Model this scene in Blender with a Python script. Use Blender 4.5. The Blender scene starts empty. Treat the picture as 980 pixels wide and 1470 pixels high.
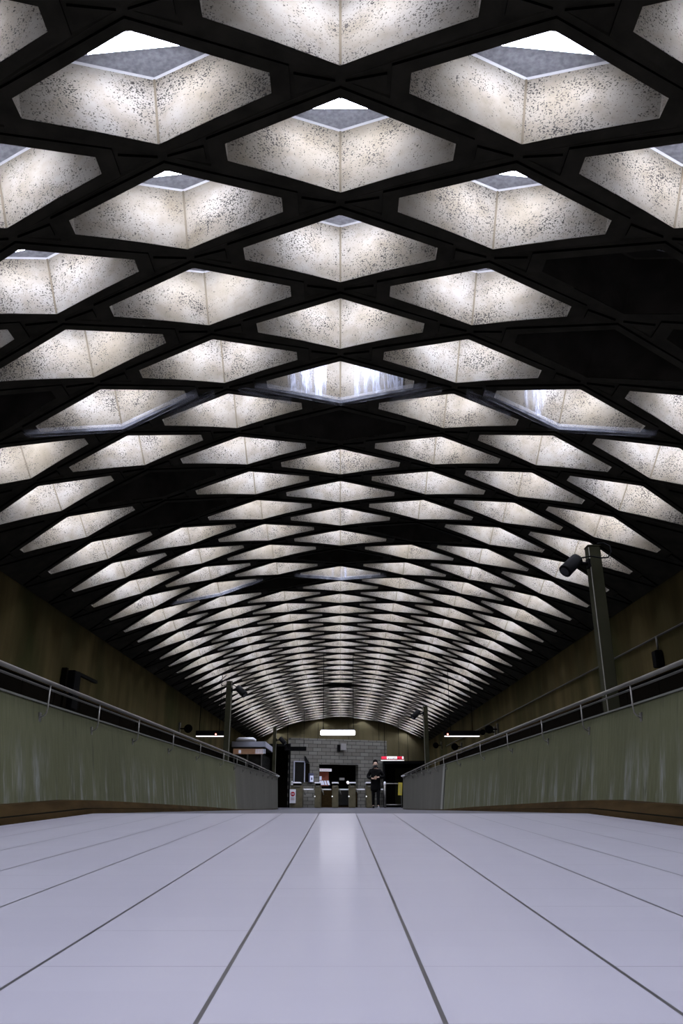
import bpy, bmesh, math, random
from mathutils import Vector, Matrix
random.seed(7)
PI = math.pi
C = bpy.context.scene.collection
S = bpy.context.scene

# ---------------------------------------------------------------- camera, world, exposure
F, PITCH = 1100.0, math.radians(20.66)
cd = bpy.data.cameras.new('camera'); cam = bpy.data.objects.new('camera', cd); C.objects.link(cam)
cam.location = (0, 0, 0); cam.rotation_euler = (PI/2 + PITCH, 0, 0)
cd.sensor_fit = 'VERTICAL'; cd.sensor_height = 36; cd.lens = 36*F/1470; cd.shift_x = 1.6/1470
cd.clip_start = .02; cd.clip_end = 200
S.camera = cam
w = bpy.data.worlds.new('world'); S.world = w; w.use_nodes = True
w.node_tree.nodes['Background'].inputs[0].default_value = (.5, .55, .7, 1)
w.node_tree.nodes['Background'].inputs[1].default_value = .01
S.view_settings.view_transform = 'Standard'; S.view_settings.look = 'None'
S.view_settings.gamma = 1; S.view_settings.use_curve_mapping = False
S.view_settings.exposure = 0.0
S.cycles.max_bounces = 8; S.cycles.diffuse_bounces = 5; S.cycles.glossy_bounces = 3
S.cycles.transparent_max_bounces = 8; S.cycles.use_light_tree = True
S.cycles.sample_clamp_direct = 14; S.cycles.sample_clamp_indirect = 4; S.cycles.caustics_reflective = False; S.cycles.caustics_refractive = False
TUBE_E = 104.0          # coffer tubes
HANG_E = 8.0          # hanging fixtures

# ---------------------------------------------------------------- material helpers
def newmat(name, col=(.5, .5, .5), rough=.7, metal=0, emit=None, es=0, spec=None):
    m = bpy.data.materials.new(name); m.use_nodes = True
    b = m.node_tree.nodes['Principled BSDF']
    b.inputs['Base Color'].default_value = (*col, 1); b.inputs['Roughness'].default_value = rough
    b.inputs['Metallic'].default_value = metal
    if spec is not None: b.inputs['Specular IOR Level'].default_value = spec
    if emit: b.inputs['Emission Color'].default_value = (*emit, 1); b.inputs['Emission Strength'].default_value = es
    return m
class NT:
    def __init__(s, m): s.t = m.node_tree; s.n = s.t.nodes; s.b = s.n['Principled BSDF']
    def link(s, a, b): s.t.links.new(a, b)
    def pos(s, scale=(1, 1, 1), loc=(0, 0, 0)):
        g = s.n.new('ShaderNodeNewGeometry'); mp = s.n.new('ShaderNodeMapping')
        s.link(g.outputs['Position'], mp.inputs[0]); mp.inputs['Scale'].default_value = scale; mp.inputs['Location'].default_value = loc
        return mp.outputs[0]
    def noise(s, vec, scale, detail=4, rough=.55):
        n = s.n.new('ShaderNodeTexNoise'); s.link(vec, n.inputs['Vector']); n.inputs['Scale'].default_value = scale
        n.inputs['Detail'].default_value = detail; n.inputs['Roughness'].default_value = rough; return n.outputs['Fac']
    def ramp(s, fac, stops):
        r = s.n.new('ShaderNodeValToRGB'); s.link(fac, r.inputs[0]); e = r.color_ramp.elements
        while len(e) < len(stops): e.new(.5)
        for k, (p, c) in enumerate(stops):
            e[k].position = p; e[k].color = (*c, 1) if not isinstance(c, (int, float)) else (c, c, c, 1)
        return r.outputs[0]
    def mix(s, fac, a, b, mode='MIX'):
        x = s.n.new('ShaderNodeMix'); x.data_type = 'RGBA'; x.blend_type = mode
        if isinstance(fac, (int, float)): x.inputs[0].default_value = fac
        else: s.link(fac, x.inputs[0])
        for i, v in ((6, a), (7, b)):
            if isinstance(v, tuple): x.inputs[i].default_value = (*v, 1)
            else: s.link(v, x.inputs[i])
        return x.outputs[2]
    def math(s, op, a, b=None, c=None):
        x = s.n.new('ShaderNodeMath'); x.operation = op
        for i, v in enumerate((a, b, c)):
            if v is None: continue
            if isinstance(v, (int, float)): x.inputs[i].default_value = v
            else: s.link(v, x.inputs[i])
        return x.outputs[0]
    def sep(s, vec):
        x = s.n.new('ShaderNodeSeparateXYZ'); s.link(vec, x.inputs[0]); return x.outputs
    def bump(s, h, strength=.3, dist=.01):
        x = s.n.new('ShaderNodeBump'); x.inputs['Strength'].default_value = strength; x.inputs['Distance'].default_value = dist
        s.link(h, x.inputs['Height']); s.link(x.outputs[0], s.b.inputs['Normal'])
    def color(s, c): s.link(c, s.b.inputs['Base Color'])

# coffer concrete: pale, speckled with blow holes and brown stains
def coffer_mat():
    m = newmat('speckled_concrete', rough=.9, spec=.15); t = NT(m); p = t.pos()
    big = t.noise(p, 1.3, 3); mid = t.noise(p, 6, 5)
    base = t.mix(t.ramp(big, [(.3, 0), (.7, 1)]), (.118, .102, .073), (.148, .137, .117))
    base = t.mix(t.ramp(mid, [(.42, 0), (.75, .55)]), base, (.062, .047, .025))
    # specks
    sp = t.noise(p, 84, 3, .6); dens = t.noise(p, 3.2, 3)
    thr = t.math('ADD', t.math('MULTIPLY', dens, .42), .43)
    speck = t.math('MULTIPLY', t.math('SUBTRACT', sp, t.math('SUBTRACT', 1.215, thr)), 24)
    cl = t.n.new('ShaderNodeClamp'); t.link(speck, cl.inputs[0])
    base = t.mix(cl.outputs[0], base, (0.0175, 0.0150, 0.0125))
    t.color(base); t.bump(mid, .15, .01)
    return m
M = {}
M['coffer'] = coffer_mat()
def noisy(name, c1, c2, scale=3, rough=.8, stretch=(1, 1, 1), spec=.3, lo=.35, hi=.65):
    m = newmat(name, rough=rough, spec=spec); t = NT(m); p = t.pos(stretch)
    t.color(t.mix(t.ramp(t.noise(p, scale, 5), [(lo, 0), (hi, 1)]), c1, c2)); return m
M['coffer_edge'] = newmat('pale_concrete_arris', (0.2880, 0.2820, 0.2760), .8)  # paler than the coffer walls
M['seam'] = newmat('coffer_corner_seam', (.075, .062, .042), .9, spec=.1)
M['coffer_dark'] = noisy('shaded_coffer_concrete', (.022, .019, .014), (.04, .036, .028), 3, .9, spec=.1)  # unlit coffers: same concrete, with their shade put into the colour
M['plate_dark'] = newmat('shaded_soffit', (.02, .018, .014), .9, spec=.1)  # soffit of the unlit coffers, darkened to paint in shade
M['plate'] = noisy('grey_rough_soffit', (0.0806, 0.0806, 0.0837), (0.1302, 0.1302, 0.1364), 30, .8)
M['rib'] = noisy('shaded_rib_concrete', (.014, .0125, .008), (.026, .0235, .016), 5, .85, spec=.12)  # same concrete as the coffers, underside shade painted into the colour
M['joint'] = newmat('black_joint', (.004, .004, .003), .9, spec=0)
M['tube'] = newmat('lit_diffuser', (.9, .9, .9), .4, emit=(.81, .85, 1.06), es=TUBE_E)
M['tube_off'] = newmat('unlit_diffuser', (.12, .12, .12), .5)
M['hang'] = newmat('lit_diffuser_hanging', (.9, .9, .9), .4, emit=(.93, .91, 1), es=HANG_E)
M['strip'] = newmat('lit_strip', (.9, .9, .9), .4, emit=(.95, .9, .92), es=1.5)
M['batten'] = newmat('white_enamel', (.55, .55, .58), .45)
M['black'] = newmat('black_metal', (.003, .003, .003), .8, spec=.05)
M['steel'] = noisy('brushed_steel', (.15, .142, .125), (.23, .22, .195), 12, .45, (1, .1, 1)); NT(M['steel']).b.inputs['Metallic'].default_value = .7
M['darksteel'] = newmat('dark_steel', (.10, .095, .085), .45, .5)
M['post'] = noisy('olive_painted_steel', (.020, .020, .010), (.028, .027, .015), 3, .8, spec=.05)
M['post_edge'] = newmat('olive_paint_pale_edge', (.22, .21, .17), .5)  # paler strip along one front edge of each post
M['white'] = newmat('white_plastic', (.75, .75, .78), .4)
M['red'] = newmat('red_sign', (.6, .02, .05), .4, emit=(.8, .03, .08), es=.9)
M['redpaint'] = newmat('red_paint', (.35, .01, .02), .5)
M['signwhite'] = newmat('lit_white_sign', (.9, .9, .9), .4, emit=(1, .95, .95), es=.75)
M['yellow'] = newmat('yellow_notice', (.62, .50, .05), .5)
M['led'] = newmat('red_led', (.9, .2, .1), .4, emit=(1, .25, .2), es=6)
M['glass_dark'] = newmat('dark_glass', (.012, .012, .011), .15)
M['void'] = newmat('dark_panel', (.006, .005, .0035), .95, spec=0)

# olive board-marked concrete for the parapets
def parapet_mat(name, c1, c2, lime):
    m = newmat(name, rough=.8, spec=.12); t = NT(m); p = t.pos((1, 1, .07))
    fine = t.noise(p, 26, 4, .6); broad = t.noise(t.pos((1, 1, .18)), 1.6, 3)
    base = t.mix(t.ramp(fine, [(.3, 0), (.7, 1)]), c1, c2)
    base = t.mix(t.ramp(broad, [(.3, 0), (.75, .6)]), base, tuple(x*.68 for x in c1))
    z = t.sep(t.pos())[2]
    low = t.ramp(t.math('MULTIPLY_ADD', z, -1.9, .95), [(.0, 0), (.75, 1)])
    st = t.math('MULTIPLY', t.ramp(t.noise(t.pos((1, 1, .03), (3, 7, 0)), 5.5, 4, .65), [(.50, 0), (.64, 1)]), low)
    st = t.math('MULTIPLY', st, t.ramp(t.noise(p, 40, 3), [(.35, .25), (.6, 1)]))
    base = t.mix(t.math('MULTIPLY', st, lime), base, (0.1674, 0.1736, 0.1612))
    base = t.mix(t.ramp(t.noise(t.pos((1, 1, .05), (9, 2, 0)), 9, 3), [(.60, 0), (.72, .55)]), base, tuple(x*.4 for x in c1))
    t.color(base); t.bump(fine, .35, .012); return m
M['parapet'] = parapet_mat('olive_board_marked_concrete', (0.0546, 0.0570, 0.0260), (0.0732, 0.0756, 0.0397), .7)
M['parapet_grey'] = parapet_mat('grey_board_marked_concrete', (.054, .052, .040), (.069, .066, .053), .12)
M['kick'] = noisy('brown_stained_kerb', (.016, .0095, .003), (.030, .0185, .0065), 4, .9, (1, .5, 3), spec=.03)
M['coping'] = newmat('pale_coping_edge', (0.1054, 0.1054, 0.0868), .6)
def wall_mat(name, c1, c2, c3):
    m = newmat(name, rough=.9, spec=.05); t = NT(m)
    a = t.noise(t.pos((1, 1, .14)), 1.2, 4); b = t.noise(t.pos((1, 1, .09)), 7, 4); g = t.noise(t.pos((1, 1, .6), (5, 5, 5)), .9, 4)
    base = t.mix(t.ramp(a, [(.38, 0), (.66, 1)]), c1, c2)
    base = t.mix(t.ramp(b, [(.45, 0), (.75, .5)]), base, tuple(x*.5 for x in c2))
    base = t.mix(t.ramp(g, [(.5, 0), (.7, .75)]), base, c3)
    t.color(base); t.bump(b, .15, .01); return m
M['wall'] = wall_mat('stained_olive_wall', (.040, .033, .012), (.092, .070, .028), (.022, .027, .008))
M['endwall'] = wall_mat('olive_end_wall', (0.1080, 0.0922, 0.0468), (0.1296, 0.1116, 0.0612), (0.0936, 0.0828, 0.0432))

# floor tiles
def floor_mat():
    m = newmat('pale_floor_tiles', rough=.3, spec=.22); t = NT(m); x, y, z = t.sep(t.pos())
    def line(c, off, step, wd):
        f = t.math('FRACT', t.math('DIVIDE', t.math('SUBTRACT', c, off), step))
        d = t.math('ABSOLUTE', t.math('SUBTRACT', f, .5))     # .5 at the joint
        return t.math('GREATER_THAN', d, .5 - wd/step/2)
    lx = line(x, -.1748, .302, .0066); ly = line(y, 1.083, .297, .0030)
    cx = t.math('FLOOR', t.math('DIVIDE', t.math('SUBTRACT', x, -.1748), .302))
    cy = t.math('FLOOR', t.math('DIVIDE', t.math('SUBTRACT', y, 1.083-.1485), .297))
    cb = t.n.new('ShaderNodeCombineXYZ'); t.link(cx, cb.inputs[0]); t.link(cy, cb.inputs[1])
    wn = t.n.new('ShaderNodeTexWhiteNoise'); t.link(cb.outputs[0], wn.inputs[0])
    lyv = t.math('MULTIPLY', ly, t.ramp(wn.outputs[0], [(.0, .16), (.6, .38), (.9, .95)]))
    tile = t.mix(wn.outputs[0], (0.2606, 0.2514, 0.2750), (0.2750, 0.2657, 0.2893))
    n1 = t.noise(t.pos((1, 1, 1)), 6, 5)
    tile = t.mix(t.ramp(n1, [(.4, 0), (.75, .3)]), tile, (0.2393, 0.2300, 0.2536))
    sm = t.noise(t.pos((1, 1, 1), (4, 2, 0)), 11, 3)
    tile = t.mix(lyv, tile, (0.0868, 0.0868, 0.0899))
    tile = t.mix(lx, tile, t.mix(t.noise(t.pos(), 8, 2), (0.0175, 0.0175, 0.0175), (0.0700, 0.0675, 0.0675)))
    t.color(tile)
    g = lx
    t.b.inputs['Roughness'].default_value = .285; t.b.inputs['Coat Weight'].default_value = .22; t.b.inputs['Coat Roughness'].default_value = .13
    
    return m
M['floor'] = floor_mat()
M['floor_grey'] = noisy('grey_far_floor', (0.0350, 0.0350, 0.0385), (0.0595, 0.0595, 0.0665), 3, .5, (1, .4, 1), spec=.2)  # darker grey floor beyond the ramp crest

def block_mat():
    m = newmat('grey_masonry_blocks', rough=.8, spec=.2); t = NT(m)
    tc = t.n.new('ShaderNodeTexCoord'); mp = t.n.new('ShaderNodeMapping'); t.link(tc.outputs['Object'], mp.inputs[0])
    mp.inputs['Rotation'].default_value = (PI/2, 0, 0)
    b = t.n.new('ShaderNodeTexBrick'); t.link(mp.outputs[0], b.inputs['Vector'])
    b.inputs['Scale'].default_value = 1; b.inputs['Brick Width'].default_value = .44; b.inputs['Row Height'].default_value = .165
    b.inputs['Mortar Size'].default_value = .010; b.inputs['Color1'].default_value = (.112, .106, .086, 1)
    b.inputs['Color2'].default_value = (.16, .154, .132, 1); b.inputs['Mortar'].default_value = (.02, .02, .017, 1)
    t.color(b.outputs['Color']); return m
M['block'] = block_mat()

# ---------------------------------------------------------------- geometry helpers
class MB:
    def __init__(s): s.v = []; s.f = []; s.m = []; s.mats = []; s.smooth = []
    def mi(s, m):
        if m not in s.mats: s.mats.append(m)
        return s.mats.index(m)
    def poly(s, pts, m, smooth=False):
        k = len(s.v); s.v += [tuple(p) for p in pts]; s.f.append(list(range(k, k+len(pts)))); s.m.append(s.mi(m)); s.smooth.append(smooth)
    def hexa(s, P, m):   # P: 8 points, bottom ring 0-3 ccw, top ring 4-7
        k = len(s.v); s.v += [tuple(p) for p in P]
        for q in ((3, 2, 1, 0), (4, 5, 6, 7), (0, 1, 5, 4), (1, 2, 6, 5), (2, 3, 7, 6), (3, 0, 4, 7)):
            s.f.append([k+i for i in q]); s.m.append(s.mi(m)); s.smooth.append(False)
    def box(s, c, d, m, rz=0, R=None, bev=0):
        x, y, z = d[0]/2, d[1]/2, d[2]/2
        if bev:
            bm = bmesh.new(); bmesh.ops.create_cube(bm, size=1)
            for v in bm.verts: v.co = Vector((v.co.x*d[0], v.co.y*d[1], v.co.z*d[2]))
            bmesh.ops.bevel(bm, geom=bm.edges[:], offset=bev, segments=2, affect='EDGES')
            Rm = R or Matrix.Rotation(rz, 3, 'Z'); k = len(s.v); bm.verts.index_update()
            s.v += [tuple(Rm @ v.co + Vector(c)) for v in bm.verts]
            for f in bm.faces: s.f.append([k+v.index for v in f.verts]); s.m.append(s.mi(m)); s.smooth.append(False)
            bm.free(); return
        P = [(-x, -y, -z), (x, -y, -z), (x, y, -z), (-x, y, -z), (-x, -y, z), (x, -y, z), (x, y, z), (-x, y, z)]
        Rm = R or Matrix.Rotation(rz, 3, 'Z')
        s.hexa([Rm @ Vector(p) + Vector(c) for p in P], m)
    def tube(s, pts, r, m, n=10, cap=True, smooth=True):
        pts = [Vector(p) for p in pts]; rr = r if isinstance(r, (list, tuple)) else [r]*len(pts); rings = []
        ref = None
        for i, p in enumerate(pts):
            d = (pts[min(i+1, len(pts)-1)] - pts[max(i-1, 0)]).normalized()
            if ref is None: ref = Vector((0, 0, 1)) if abs(d.z) < .9 else Vector((1, 0, 0))
            a = d.cross(ref).normalized(); b = a.cross(d).normalized(); ref = b
            k = len(s.v)
            s.v += [tuple(p + (a*math.cos(2*PI*j/n) + b*math.sin(2*PI*j/n))*rr[i]) for j in range(n)]; rings.append(k)
        for a, b in zip(rings, rings[1:]):
            for j in range(n):
                s.f.append([a+j, a+(j+1) % n, b+(j+1) % n, b+j]); s.m.append(s.mi(m)); s.smooth.append(smooth)
        if cap:
            s.f.append([rings[0]+j for j in range(n)][::-1]); s.m.append(s.mi(m)); s.smooth.append(False)
            s.f.append([rings[-1]+j for j in range(n)]); s.m.append(s.mi(m)); s.smooth.append(False)
    def mesh(s, name):
        me = bpy.data.meshes.new(name); me.from_pydata(s.v, [], s.f)
        for m in s.mats: me.materials.append(M[m])
        me.polygons.foreach_set('material_index', s.m); me.polygons.foreach_set('use_smooth', s.smooth)
        bm = bmesh.new(); bm.from_mesh(me); bmesh.ops.remove_doubles(bm, verts=bm.verts, dist=1e-5)
        bmesh.ops.recalc_face_normals(bm, faces=bm.faces); bm.to_mesh(me); bm.free(); me.update(); return me
    def build(s, name, parent=None, loc=None):
        me = s.mesh(name); o = bpy.data.objects.new(name, me); C.objects.link(o)
        if loc is not None:
            me.transform(Matrix.Translation(-Vector(loc)))
            o.location = Vector(loc) - (parent_loc(parent) if parent else Vector((0, 0, 0)))
        elif parent: me.transform(Matrix.Translation(-parent_loc(parent)))
        if parent: o.parent = parent
        return o
def parent_loc(p):
    v = Vector((0, 0, 0))
    while p: v += p.location; p = p.parent
    return v
def tag(o, label=None, cat=None, group=None, kind=None):
    if label: o['label'] = label
    if cat: o['category'] = cat
    if group: o['group'] = group
    if kind: o['kind'] = kind
    return o
def thing(name, loc, label, cat, group=None):
    o = bpy.data.objects.new(name, None); C.objects.link(o); o.location = loc; o.empty_display_size = .1
    return tag(o, label, cat, group)
def at(px, py, D):
    """point at depth D seen at pixel px, py"""
    up = (735-py)*math.cos(PITCH) + F*math.sin(PITCH); fw = F*math.cos(PITCH) - (735-py)*math.sin(PITCH)
    return Vector(((px-488.4)/fw*D, D, up/fw*D))

# ---------------------------------------------------------------- vault
H, R = 3.86, 8.32
TH = .1347; DS = TH*R; HD = .4796; OD = .375; OS = .72
D0 = H*.8132; DV = H*.12426
VMIN, VMAX = -20, 75
def cyl(s, D, off): 
    t = s/R; return ((R+off)*math.sin(t), D, H-R+(R+off)*math.cos(t))
def centre(c, v): return c*DS, D0 + DV*v - OD
t_c = OD*(1-OS/(DS*OD/HD))                   # half height of the truncated corner
OPEN = [(0, OD), (OS, t_c), (OS, -t_c), (0, -OD), (-OS, -t_c), (-OS, t_c)]
def grow(k, e=0): return [(x*k[0] + (e if x > 0 else -e if x < 0 else 0), y*k[1]) for x, y in OPEN]
RIM = [(0, OD+.062), (OS+.11, t_c+.040), (OS+.11, -t_c-.040), (0, -OD-.062), (-OS-.11, -t_c-.040), (-OS-.11, t_c+.040)]
DIAM = [(0, HD), (DS, 0), (0, -HD), (-DS, 0)]
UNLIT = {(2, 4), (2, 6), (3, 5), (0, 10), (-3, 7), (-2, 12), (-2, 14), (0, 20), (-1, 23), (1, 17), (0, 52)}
Y_END = 39.2
lat = MB()
cells = []
for c in range(-4, 5):
    for v in range(VMIN, VMAX+1):
        if (c+v) % 2: continue
        s0, d0 = centre(c, v)
        P = lambda q, off: cyl(s0+q[0], d0+q[1], off)
        if abs(c) == 4:                       # solid half cells along the springing, with a raised rim
            sg = -1 if c > 0 else 1
            A, B, Cc = (0, HD), (0, -HD), (sg*DS, 0)
            G = (sg*DS*.31, 0); a2 = (sg*.03, HD*.80); b2 = (sg*.03, -HD*.80); c2 = (sg*DS*.78, 0)
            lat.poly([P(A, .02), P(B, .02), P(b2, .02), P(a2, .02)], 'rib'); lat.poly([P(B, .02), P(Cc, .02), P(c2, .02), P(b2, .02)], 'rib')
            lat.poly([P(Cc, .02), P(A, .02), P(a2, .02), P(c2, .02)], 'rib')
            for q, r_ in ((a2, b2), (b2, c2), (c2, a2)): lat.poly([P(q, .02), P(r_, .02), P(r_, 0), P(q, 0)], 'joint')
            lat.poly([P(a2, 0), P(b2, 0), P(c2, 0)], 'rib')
            continue
        cells.append((c, v))
        n = 6
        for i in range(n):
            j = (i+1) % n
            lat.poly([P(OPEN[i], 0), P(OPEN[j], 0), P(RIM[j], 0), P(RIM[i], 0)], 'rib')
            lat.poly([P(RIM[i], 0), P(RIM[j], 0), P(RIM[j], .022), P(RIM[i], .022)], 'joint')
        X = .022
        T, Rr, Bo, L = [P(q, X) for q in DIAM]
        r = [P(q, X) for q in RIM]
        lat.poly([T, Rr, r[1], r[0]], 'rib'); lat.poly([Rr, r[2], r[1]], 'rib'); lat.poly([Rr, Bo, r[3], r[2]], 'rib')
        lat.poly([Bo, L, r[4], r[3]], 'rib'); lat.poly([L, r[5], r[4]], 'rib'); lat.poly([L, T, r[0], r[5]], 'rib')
        # node gusset plates at the acute corners (with the cross joints seen in the photo)
        for sg in (1, -1):
            q0 = (sg*(OS+.135), .052); q1 = (sg*(OS+.135), -.052); q2 = (sg*(DS-.03), 0)
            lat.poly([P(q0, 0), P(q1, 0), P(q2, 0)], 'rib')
            for a, b in ((q0, q1), (q1, q2), (q2, q0)): lat.poly([P(a, 0), P(b, 0), P(b, X), P(a, X)], 'joint')
ceiling = lat.build('ceiling'); tag(ceiling, kind='structure')

# one coffer in its own frame (z up from the rib face)
DEP = .55
def loc_cyl(s, d, off): t = s/R; return Vector(((R+off)*math.sin(t), d, (R+off)*math.cos(t)-R))
def coffer_into(mb, fn, wm='coffer', em='coffer_edge', pm='plate'):
    ch = .009
    inner = [(x*(1-ch/abs(x)) if x else 0, y*(1-ch*1.5/abs(y)) if abs(y) > .02 else y) for x, y in OPEN]
    for i in range(6):
        j = (i+1) % 6
        a, b = OPEN[i], OPEN[j]; K = 6 if abs(i-1) and abs(i-4) else 1
        for k in range(K):
            p = (a[0]+(b[0]-a[0])*k/K, a[1]+(b[1]-a[1])*k/K); q = (a[0]+(b[0]-a[0])*(k+1)/K, a[1]+(b[1]-a[1])*(k+1)/K)
            if k == 0 or k == K-1 or True:
                mb.poly([fn(*p, 0), fn(*q, 0), fn(*q, DEP-ch), fn(*p, DEP-ch)], wm)
        mb.poly([fn(*OPEN[i], DEP-ch), fn(*OPEN[j], DEP-ch), fn(*inner[j], DEP), fn(*inner[i], DEP)], em)
    mb.poly([fn(*inner[0], DEP), fn(*inner[1], DEP), fn(*inner[2], DEP), fn(*inner[3], DEP), fn(*inner[4], DEP), fn(*inner[5], DEP)], pm)
    # slim arrises down the far and near corners
    for sg in (1, -1):
        y = sg*(OD-.008)
        mb.poly([fn(-.007, y-sg*.0, 0), fn(.007, y, 0), fn(.007, y, DEP-ch), fn(-.007, y, DEP-ch)], 'seam' if wm == 'coffer' else wm)
cm = MB(); coffer_into(cm, loc_cyl); coffer_me = cm.mesh('coffer')
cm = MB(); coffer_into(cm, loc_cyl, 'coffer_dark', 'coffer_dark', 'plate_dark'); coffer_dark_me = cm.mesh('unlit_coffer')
def score(cv):
    s, d = centre(*cv); x, y, z = cyl(s, d, 0); zc = y*math.cos(PITCH)+z*math.sin(PITCH)
    if zc < .3: return -1
    u = F*x/zc; vv = -F*(z*math.cos(PITCH)-y*math.sin(PITCH))/zc
    if abs(u) > 620 or vv < -900: return -1
    return 1/zc**2 * max(.05, z/math.hypot(x*.3, y, z))
ranked = sorted(cells, key=score, reverse=True)
near = set(ranked[:99])
rest = MB()
for (c, v) in cells:
    s0, d0 = centre(c, v)
    if (c, v) in near:
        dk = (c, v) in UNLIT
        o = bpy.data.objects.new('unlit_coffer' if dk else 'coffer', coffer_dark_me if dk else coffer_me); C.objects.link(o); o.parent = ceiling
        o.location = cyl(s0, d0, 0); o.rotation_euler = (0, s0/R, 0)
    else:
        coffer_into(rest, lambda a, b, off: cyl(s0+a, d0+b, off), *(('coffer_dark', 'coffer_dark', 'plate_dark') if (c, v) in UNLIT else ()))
ro = rest.build('coffer', ceiling); tag(ro, kind='stuff')

# fluorescent fixtures inside the coffers
LG = 'fluorescent fittings hidden up inside the ceiling coffers'
special = {(-1, 1): 'bright white fluorescent fitting in large ceiling coffer near top left corner',
           (1, 1): 'bright white fluorescent fitting in large ceiling coffer near top right corner',
           (0, 2): 'bright white fluorescent fitting in middle coffer, partly cut off by the crossing ribs',
           (-1, 3): 'small glint of lit fluorescent fitting above left coffer, second row down',
           (1, 3): 'small glint of lit fluorescent fitting above right coffer, second row down'}
def lens_pts(hw, hh, n=6): return [(hw*math.cos(PI*k/n), -hh*math.sin(PI*k/n)) for k in range(n+1)]
def lens_into(mb, m, fn, L=.31):
    pr = lens_pts(.028, .072, 8)
    for (a, b), (a2, b2) in zip(pr, pr[1:]): mb.poly([fn(-L, a, b), fn(L, a, b), fn(L, a2, b2), fn(-L, a2, b2)], m)
    pe = lens_pts(.032, .078, 8)
    for e, e2 in ((-L, -L-.02), (L, L+.02)):
        for q in (e, e2): mb.poly([fn(q, a, b) for a, b in pe], 'batten')
        for (a, b), (a2, b2) in zip(pe, pe[1:]): mb.poly([fn(e, a, b), fn(e2, a, b), fn(e2, a2, b2), fn(e, a2, b2)], 'batten')
ZT = .39; YTB = -.022
def batten_into(mb, fn, L=.335):
    for P in [[fn(x, y, z) for x, y, z in ((-L, -.055, .003), (L, -.055, .003), (L, .055, .003), (-L, .055, .003), (-L, -.035, .06), (L, -.035, .06), (L, .035, .06), (-L, .035, .06))]]: mb.hexa(P, 'batten')
    for x in (-.2, .2):
        mb.hexa([fn(x+a, b, cc) for cc in (.06, DEP-ZT) for a, b in ((-.02, -.02), (.02, -.02), (.02, .02), (-.02, .02))], 'batten')
idt = lambda x, y, z: Vector((x, y, z))
bb = MB(); batten_into(bb, idt); bat_me = bb.mesh('batten')
ll = MB(); lens_into(ll, 'tube', idt); lens_me = ll.mesh('tube')
al = MB(); batten_into(al, idt); lens_into(al, 'tube', idt); both_me = al.mesh('coffer_light')
ao = MB(); batten_into(ao, idt); lens_into(ao, 'tube_off', idt); off_me = ao.mesh('coffer_light')
lit_rank = [cv for cv in ranked]
solo = set(lit_rank[:295]); restl = MB()
for (c, v) in cells:
    s0, d0 = centre(c, v); lit = (c, v) not in UNLIT
    if (c, v) in special:
        o = thing('coffer_light', cyl(s0, d0+YTB, ZT), special[(c, v)], 'light fitting', 'fluorescent fittings seen in the nearest coffers'); o.rotation_euler = (0, s0/R, 0)
        for nm, me in (('batten', bat_me), ('tube', lens_me)):
            k = bpy.data.objects.new(nm, me); C.objects.link(k); k.parent = o
    elif (c, v) in solo:
        o = bpy.data.objects.new('coffer_light', both_me if lit else off_me); C.objects.link(o)
        o.location = cyl(s0, d0+YTB, ZT); o.rotation_euler = (0, s0/R, 0)
        if lit: tag(o, 'lit fluorescent fitting hidden behind the ribs inside a glowing ceiling coffer', 'light fitting', LG)
        else: tag(o, 'dead fluorescent fitting inside an unlit black ceiling coffer', 'light fitting', 'dead fittings in the dark coffers')
    else:
        fn = lambda x, y, z: Vector(cyl(s0+x, d0+y+YTB, ZT+z)); lens_into(restl, 'tube' if lit else 'tube_off', fn); batten_into(restl, fn)
tag(restl.build('coffer_light'), 'many small fluorescent fittings inside the remaining ceiling coffers', 'light fitting', kind='stuff')

# lime streaks on the far walls of leaking coffers, clear drip trays under their far ribs
def lime_mat(name, thr):
    m = newmat(name, (0.2480, 0.2604, 0.3100), .6); t = NT(m)
    n = t.noise(t.pos((1, 1, .10)), 20, 5, .7); nb = t.noise(t.pos((1, 1, .05), (2, 1, 0)), 3.6, 2)
    f = t.math('MULTIPLY', t.ramp(n, [(.42, .1), (.62, 1)]), t.ramp(nb, [(thr, 0), (thr+.07, 1)]))
    t.link(f, t.b.inputs['Alpha']); return m
M['lime'] = lime_mat('white_lime_deposit', .38)
M['lime_thin'] = lime_mat('thin_lime_deposit', .55)
def lime(c, v, a, b, mat, z0=0.0, z1=DEP-.02):
    """crust on the far walls from s=a to s=b (coffer frame)"""
    s0, d0 = centre(c, v); mb = MB(); K = 10
    pr = []
    for k in range(K+1):
        s = a+(b-a)*k/K; d = OD - (OD-t_c)*abs(s)/OS; pr.append((s, d-.012))
    for p, q in zip(pr, pr[1:]):
        mb.poly([cyl(s0+p[0], d0+p[1], z0), cyl(s0+q[0], d0+q[1], z0), cyl(s0+q[0], d0+q[1], z1), cyl(s0+p[0], d0+p[1], z1)], mat)
    o = mb.build('lime_deposit', ceiling); o['label'] = 'white lime streaks running down the coffer wall'
lime(0, 8, -.52, -.14, 'lime'); lime(0, 8, .14, .62, 'lime'); lime(2, 8, -.42, -.20, 'lime'); lime(0, 22, -.4, .55, 'lime_thin')
def clear_mat():
    m = newmat('scratched_clear_plastic', (.45, .47, .52), .25); t = NT(m)
    n = t.noise(t.pos((1, 1, 1)), 9, 5, .7)
    t.link(t.ramp(n, [(.35, .05), (.75, .28)]), t.b.inputs['Alpha']); return m
M['clear'] = clear_mat()
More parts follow.
